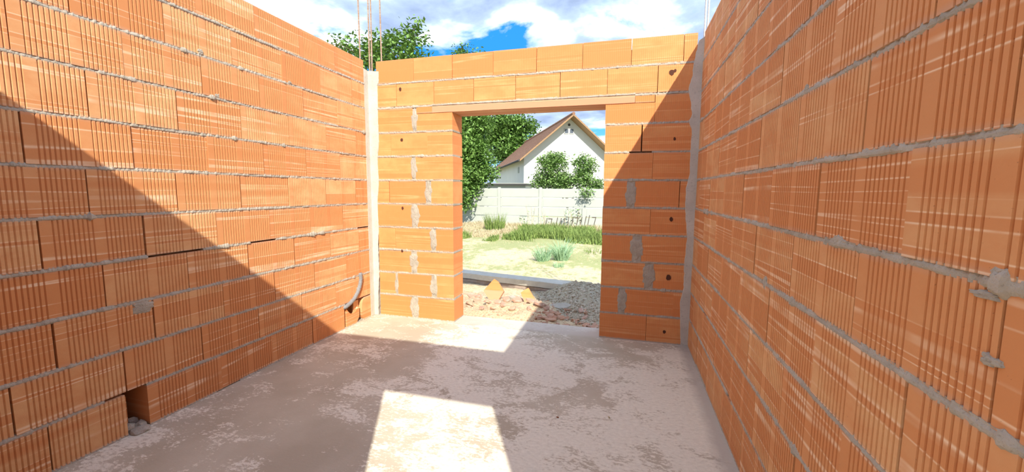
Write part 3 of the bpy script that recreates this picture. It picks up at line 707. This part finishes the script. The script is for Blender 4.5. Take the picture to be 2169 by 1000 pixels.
# grass strip in front of the fence (uncountable)
def strip(name, ya, yb, xa, xb, n, h, mat, seed, label, patch=0.0, wdt=0.012):
    rs = random.Random(seed); mb = MB(); c = 0
    while c < n:
        x = rs.uniform(xa, xb); y = rs.uniform(ya, yb)
        if noise.noise(Vector((x*0.7, y*0.7, seed))) < patch-0.3*rs.random(): 
            c += 0.3; continue
        c += 1; hh = h*rs.uniform(0.4, 1.1)*(0.8+0.6*noise.noise(Vector((x*0.9, y*0.9, seed+4)))); z0 = gh(x, y)-0.02; a = rs.uniform(0, 6.283); l = hh*rs.uniform(0.1, 0.7); dx, dy = math.cos(a)*l, math.sin(a)*l
        b = rs.uniform(0, 3.14); wx, wy_ = math.cos(b)*wdt, math.sin(b)*wdt
        mb.add([(x-wx, y-wy_, z0), (x+wx, y+wy_, z0), (x+dx*0.5+wx*0.7, y+dy*0.5+wy_*0.7, z0+hh*0.65), (x+dx*0.5-wx*0.7, y+dy*0.5-wy_*0.7, z0+hh*0.65), (x+dx, y+dy, z0+hh)], [(0, 1, 2, 3), (3, 2, 4)])
    o = mb.build(name, mat); tag(o, label, 'grass', kind='stuff'); return o
strip('weed_strip', 13.2, 17.2, -1.4, 7.5, 17000, 0.44, M_GRASS, 3, 'strip of green weeds growing in front of the white fence', 0.02, 0.016)
strip('brown_grass_patch', 13.6, 17.2, -5.0, -1.45, 5000, 0.22, M_STRAW, 17, 'patch of brown dry grass left of the green weeds', -0.1, 0.012)
strip('low_weed_patch', 12.6, 13.55, -3.9, -1.45, 2200, 0.30, M_GRASS, 19, 'low dark green weeds edging the brown grass patch', 0.0, 0.016)
strip('dry_grass_strip', 17.25, FY-0.2, -5.0, 7.0, 7000, 0.26, M_STRAW, 8, 'pale dry grass at the foot of the white fence', 0.0, 0.012)
strip('yard_grass', 7.3, 13.0, -2.0, 5.0, 3500, 0.07, M_STRAW, 12, 'sparse short dry grass on the sandy yard', 0.1, 0.007)
# stakes in a row before the fence
stk = [(1159, 462), (1169, 464), (1181, 461), (1189, 462), (1196, 462), (1205, 460), (1213, 459), (1223, 462), (1231, 460), (1240, 458), (1247, 456), (1260, 461)]
for i, (u, v) in enumerate(stk):
    y = FY-1.6; p = onZ(u-4, 484, GZ); tp = onY(u+(2 if i > 5 else 0), v, p.y); root = empty('garden_stake', (p.x, p.y, gh(p.x, p.y)))
    d = tp-root.location; mb = MB(); mb.tube([(0, 0, -0.05), (d.x*0.5, 0.01, d.z*0.5), (d.x, 0, d.z)], 0.02, 6); mb.build('shaft', M_STAKE, root)
    if i in (1, 7, 11):
        mb = MB(); mb.box((d.x-0.17, -0.02, d.z-0.02), (d.x+0.02, 0.02, d.z+0.025)); mb.build('cross_piece', M_STAKE, root)
    tag(root, 'thin dark garden stake with a short cross piece at its top' if i in (1, 7, 11) else 'thin dark leaning garden stake in a row before the fence', 'stake', 'row of garden stakes')

# ------------------------------------------------------------------ house beyond the fence
ang = math.radians(25); dd = Vector((-math.sin(ang), math.cos(ang), 0)); rr = Vector((math.cos(ang), math.sin(ang), 0))   # depth axis, along-gable axis
E0 = onY(1101, 338, 26.0)
PK = onP(1215, 241.5, E0, dd)
half = (PK-E0).dot(rr); rise = PK.z-E0.z
# ridge length from the far end of the ridge line
best = None
for i in range(40, 260):
    q = PK+dd*(i*0.1); w = q-CAM; u = PX+F_PX*w.dot(RT)/w.dot(FW)
    if best is None or abs(u-1112) < best[0]: best = (abs(u-1112), i*0.1)
HL = best[1]
hx = empty('house', (PK.x, PK.y, GZ), ang); tag(hx, 'white gabled house with a brown tiled roof behind the fence', 'house')
# local axes: x along the gable, y depth
zpk = PK.z-GZ; zev = E0.z-GZ; ov = 0.85; slope = rise/half
wallh = lambda x: zpk-slope*abs(x)-0.12
hw = half-0.45
mb = MB(); n0 = [(-hw, 0), (hw, 0), (hw, wallh(hw)), (0, wallh(0)), (-hw, wallh(hw))]
mb.add([(x, ov, z) for x, z in n0]+[(x, HL-0.3, z) for x, z in n0], [tuple(range(5)), tuple(range(9, 4, -1))]+[(i, 5+i, 5+(i+1) % 5, (i+1) % 5) for i in range(5)])
mb.build('wall', M_WHITE, hx)
for s in (-1, 1):
    mb = MB(); L_ = math.hypot(half, rise); na = 14; nsl = 12
    t = 0.10; vs = []; ex = half*s; 
    mb.add([(0, 0, zpk), (ex, 0, zev), (ex, HL, zev), (0, HL, zpk), (0, 0, zpk-t), (ex, 0, zev-t), (ex, HL, zev-t), (0, HL, zpk-t)], [(0, 1, 2, 3), (7, 6, 5, 4), (0, 4, 5, 1), (1, 5, 6, 2), (2, 6, 7, 3), (3, 7, 4, 0)])
    rp = mb.build('roof_slope', M_ROOF, hx)
    # tile courses as raised bands
    tb = MB()
    for i in range(18):
        f0, f1 = i/18, (i+1)/18; x0, x1 = ex*f0, ex*f1; z0, z1 = zpk-rise*f0, zpk-rise*f1
        tb.add([(x0, -0.02, z0+0.012), (x1, -0.02, z1+0.045), (x1, HL+0.02, z1+0.045), (x0, HL+0.02, z0+0.012), (x1, -0.02, z1), (x1, HL+0.02, z1)], [(0, 1, 2, 3), (1, 4, 5, 2)])
    tb.build('tile_courses', M_ROOF, rp)
    fb_ = MB(); fb_.add([(0, -0.04, zpk+0.02), (ex, -0.04, zev+0.02), (ex, -0.04, zev-0.11), (0, -0.04, zpk-0.11), (0, 0.0, zpk+0.02), (ex, 0.0, zev+0.02), (ex, 0.0, zev-0.11), (0, 0.0, zpk-0.11)], [(0, 1, 2, 3), (7, 6, 5, 4), (0, 4, 5, 1), (1, 5, 6, 2), (2, 6, 7, 3), (3, 7, 4, 0)])
    fb_.build('barge_board', M_WOOD, hx)
    sb = MB(); sb.add([(0, 0, zpk-0.105), (ex, 0, zev-0.105), (ex, ov+0.05, zev-0.105), (0, ov+0.05, zpk-0.105), (0, 0, zpk-0.13), (ex, 0, zev-0.13), (ex, ov+0.05, zev-0.13), (0, ov+0.05, zpk-0.13)], [(0, 1, 2, 3), (7, 6, 5, 4), (0, 4, 5, 1), (1, 5, 6, 2), (2, 6, 7, 3), (3, 7, 4, 0)])
    sb.build('soffit', M_WOOD, hx)
rd = MB(); rd.tube([(0, -0.05, zpk+0.03), (0, HL+0.05, zpk+0.03)], 0.11, 8); rd.build('ridge_cap', M_ROOF, hx)
gtr = MB(); gtr.tube([(-half-0.04, -0.02, zev-0.05), (-half-0.04, HL, zev-0.05)], 0.07, 8); gtr.build('gutter', M_DARK, hx)
def gp_(u, v):
    q = onP(u, v, PK+dd*ov, dd); r = q-hx.location; return r.dot(rr), r.z
for (u0, u1) in ((1195, 1204), (1206, 1215)):
    x0, z1 = gp_(u0, 272.5); x1, z0 = gp_(u1, 283.5)
    wf = MB()
    for a, b in (((x0, z0), (x1, z0+0.03)), ((x0, z1-0.03), (x1, z1)), ((x0, z0), (x0+0.03, z1)), ((x1-0.03, z0), (x1, z1))): wf.box((a[0], ov-0.05, a[1]), (b[0], ov-0.005, b[1]))
    wo = wf.build('window', M_WHITE, hx); pn = MB(); pn.box((x0+0.03, ov-0.035, z0+0.03), (x1-0.03, ov-0.006, z1-0.03)); pn.build('pane', M_PANE, wo)
x0, z0 = gp_(1205.5, 264.5); vn = MB(); vn.tube([(x0, ov-0.03, z0), (x0, ov+0.01, z0)], 0.09, 10); vn.build('vent', M_DARK, hx)
# vent box on the shaded side wall
sv = MB(); sv.box((-hw-0.06, 2.6, zev-0.75), (-hw, 3.0, zev-0.35)); sv.build('wall_box', M_FENCE, hx)
# lean-to roof just above the fence
SY = FY+4.2
a = onY(1030, 389, SY); b = onY(1113, 396, SY)
sr = empty('shed', ((a.x+b.x)/2, SY+1.0, GZ)); tag(sr, 'low shed with a dark flat roof edge just above the fence', 'shed')
w_ = (b.x-a.x)/2+0.1; zt = a.z-GZ
mb = MB(); mb.box((-w_-0.6, -1.0, zt-0.10), (w_, 1.2, zt)); mb.build('roof', M_DARK, sr)
mb = MB(); mb.box((-w_-0.6, -1.0, zt), (w_, 1.2, zt+0.03)); mb.build('roof_sheet', M_FENCE, sr)
mb = MB(); mb.box((-w_-0.4, -0.8, -0.05), (w_-0.15, 1.0, zt-0.10)); mb.build('wall', M_WHITE, sr)

# ------------------------------------------------------------------ trees
def tree(name, label, base, blobs, n_leaf, size, mat, seed, trunk_r, trunk_h, group=None):
    """blobs: (centre, radius vector) in world; leaves in clusters near the blob surfaces"""
    rs = random.Random(seed); root = empty(name, base); tag(root, label, 'tree', group)
    mb = MB(); base = Vector(base); top = Vector((rs.uniform(-0.1, 0.1), rs.uniform(-0.1, 0.1), trunk_h))
    mb.tube([(0, 0, -0.1), top*0.5+Vector((rs.uniform(-.1, .1), 0, 0)), top], [trunk_r*1.2, trunk_r, trunk_r*0.8], 8); mb.build('trunk', M_BARK, root)
    br = MB()
    for c, r in blobs:
        e = Vector(c)-base
        br.tube([top*0.9, top.lerp(e, 0.5)+Vector((rs.uniform(-.2, .2), rs.uniform(-.2, .2), 0.1)), e+Vector((0, 0, r[2]*0.4))], [trunk_r*0.5, trunk_r*0.3, trunk_r*0.1], 6)
        for q in range(4):
            d = Vector((rs.uniform(-1, 1)*r[0], rs.uniform(-1, 1)*r[1], rs.uniform(-0.5, 1)*r[2]))*0.8
            br.tube([e, e+d*0.6+Vector((0, 0, 0.05)), e+d], [trunk_r*0.14, trunk_r*0.09, trunk_r*0.04], 5)
    br.build('branches', M_BARK, root)
    vol = [r[0]*r[1]*r[2] for c, r in blobs]; tot = sum(v**0.75 for v in vol); vs = []; fs = []
    for (c, r), v in zip(blobs, vol):
        nl = int(n_leaf*v**0.75/tot); ncl = max(5, nl//26); e = Vector(c)-base
        for q in range(ncl):
            d = Vector((rs.gauss(0, 1), rs.gauss(0, 1), rs.gauss(0, 1))).normalized()*rs.random()**0.38*rs.uniform(0.85, 1.12)
            cc = e+Vector((d.x*r[0], d.y*r[1], d.z*r[2])); cr = size*rs.uniform(1.6, 3.2)
            for l in range(26):
                g3 = [max(-1.6, min(1.6, rs.gauss(0, 1))) for _ in range(3)]; p = cc+Vector((g3[0]*cr, g3[1]*cr, g3[2]*cr*0.7))
                a = Vector((rs.gauss(0, 1), rs.gauss(0, 1), rs.gauss(0, 0.6))).normalized(); bb = a.cross(Vector((rs.gauss(0, .5), rs.gauss(0, .5), 1))).normalized()
                s = size*rs.uniform(0.6, 1.2); k = len(vs)
                vs += [p-a*s, p+bb*s*0.5-a*s*0.1, p+a*s, p-bb*s*0.5-a*s*0.1]; fs += [(k, k+1, k+2), (k, k+2, k+3)]
    me = bpy.data.meshes.new('foliage'); me.from_pydata([tuple(v) for v in vs], [], fs); me.materials.append(mat)
    o = bpy.data.objects.new('foliage', me); COL.objects.link(o); o.parent = root
    return root
def bl(u, v, y, ru, rv, ry=None):
    """blob whose centre projects at (u,v) at distance y with pixel radii ru, rv"""
    c = onY(u, v, y); k = (c-CAM).dot(FW)/F_PX
    return (c, (ru*k, (ry or (ru+rv)/2*k), rv*k))
TY = 13.2
ba = onY(850, 300, TY)
tree('walnut_tree', 'tall leafy tree rising behind the corner of the walls beside rusty bars', (ba.x, TY, GZ),
     [bl(780, 130, TY, 62, 42), bl(735, 105, TY+0.4, 34, 24), bl(800, 100, TY, 40, 26), bl(850, 125, TY-0.3, 60, 50), bl(872, 80, TY, 34, 26), bl(876, 60, TY, 12, 9), bl(900, 135, TY+0.3, 34, 26), bl(840, 240, TY, 110, 80), bl(930, 250, TY, 50, 75), bl(760, 240, TY, 70, 60)],
     15000, 0.085, M_LEAF, 1, 0.16, 2.0)
TB = FY+1.2
bb_ = onY(1000, 400, TB)
tree('fruit_tree', 'dense dark green tree beside the white house, shading the fence', (bb_.x-1.2, TB-0.4, GZ),
     [bl(996, 295, TB, 30, 40), bl(1012, 335, TB-0.5, 24, 36), bl(985, 340, TB-0.5, 32, 50), bl(1030, 366, TB-0.8, 18, 13), bl(1000, 385, TB-1.3, 26, 26), bl(985, 420, TB-1.9, 10, 26), bl(975, 260, TB, 30, 34), bl(1012, 262, TB, 24, 20)],
     22000, 0.105, M_LEAF, 2, 0.15, 1.4)
TC = FY+27
bc = onY(1080, 400, TC)
tree('far_tree', 'green tree crown showing above the brown roof of the house', (bc.x, TC, GZ),
     [bl(1070, 275, TC, 45, 34), bl(1105, 268, TC, 32, 22), bl(1040, 280, TC, 40, 36), bl(1090, 320, TC, 60, 40)], 17000, 0.21, M_LEAF, 3, 0.2, 2.6)
TD = 27.0
bd = onY(975, 300, TD)
tree('poplar_tree', 'slender tree whose tips just clear the top of the back wall', (bd.x, TD, GZ),
     [bl(972, 112, TD, 14, 12), bl(1004, 114, TD, 10, 9), bl(980, 150, TD, 30, 30), bl(985, 200, TD, 36, 46), bl(978, 103, TD, 5, 5)], 5000, 0.11, M_LEAF, 4, 0.14, 3.0)
TS = FY+0.9
bs = onY(1200, 400, TS)
tree('cherry_tree', 'small light green tree in front of the white gable, hanging over the fence', (bs.x, TS, GZ),
     [bl(1163, 350, TS, 24, 26), bl(1150, 385, TS, 28, 18), bl(1190, 385, TS, 30, 22), bl(1238, 350, TS, 22, 24), bl(1232, 385, TS-0.2, 26, 20), bl(1268, 393, TS, 14, 14), bl(1242, 408, TS-1.2, 10, 8), bl(1188, 340, TS, 12, 16)],
     14000, 0.068, M_LEAF2, 5, 0.07, 1.3)
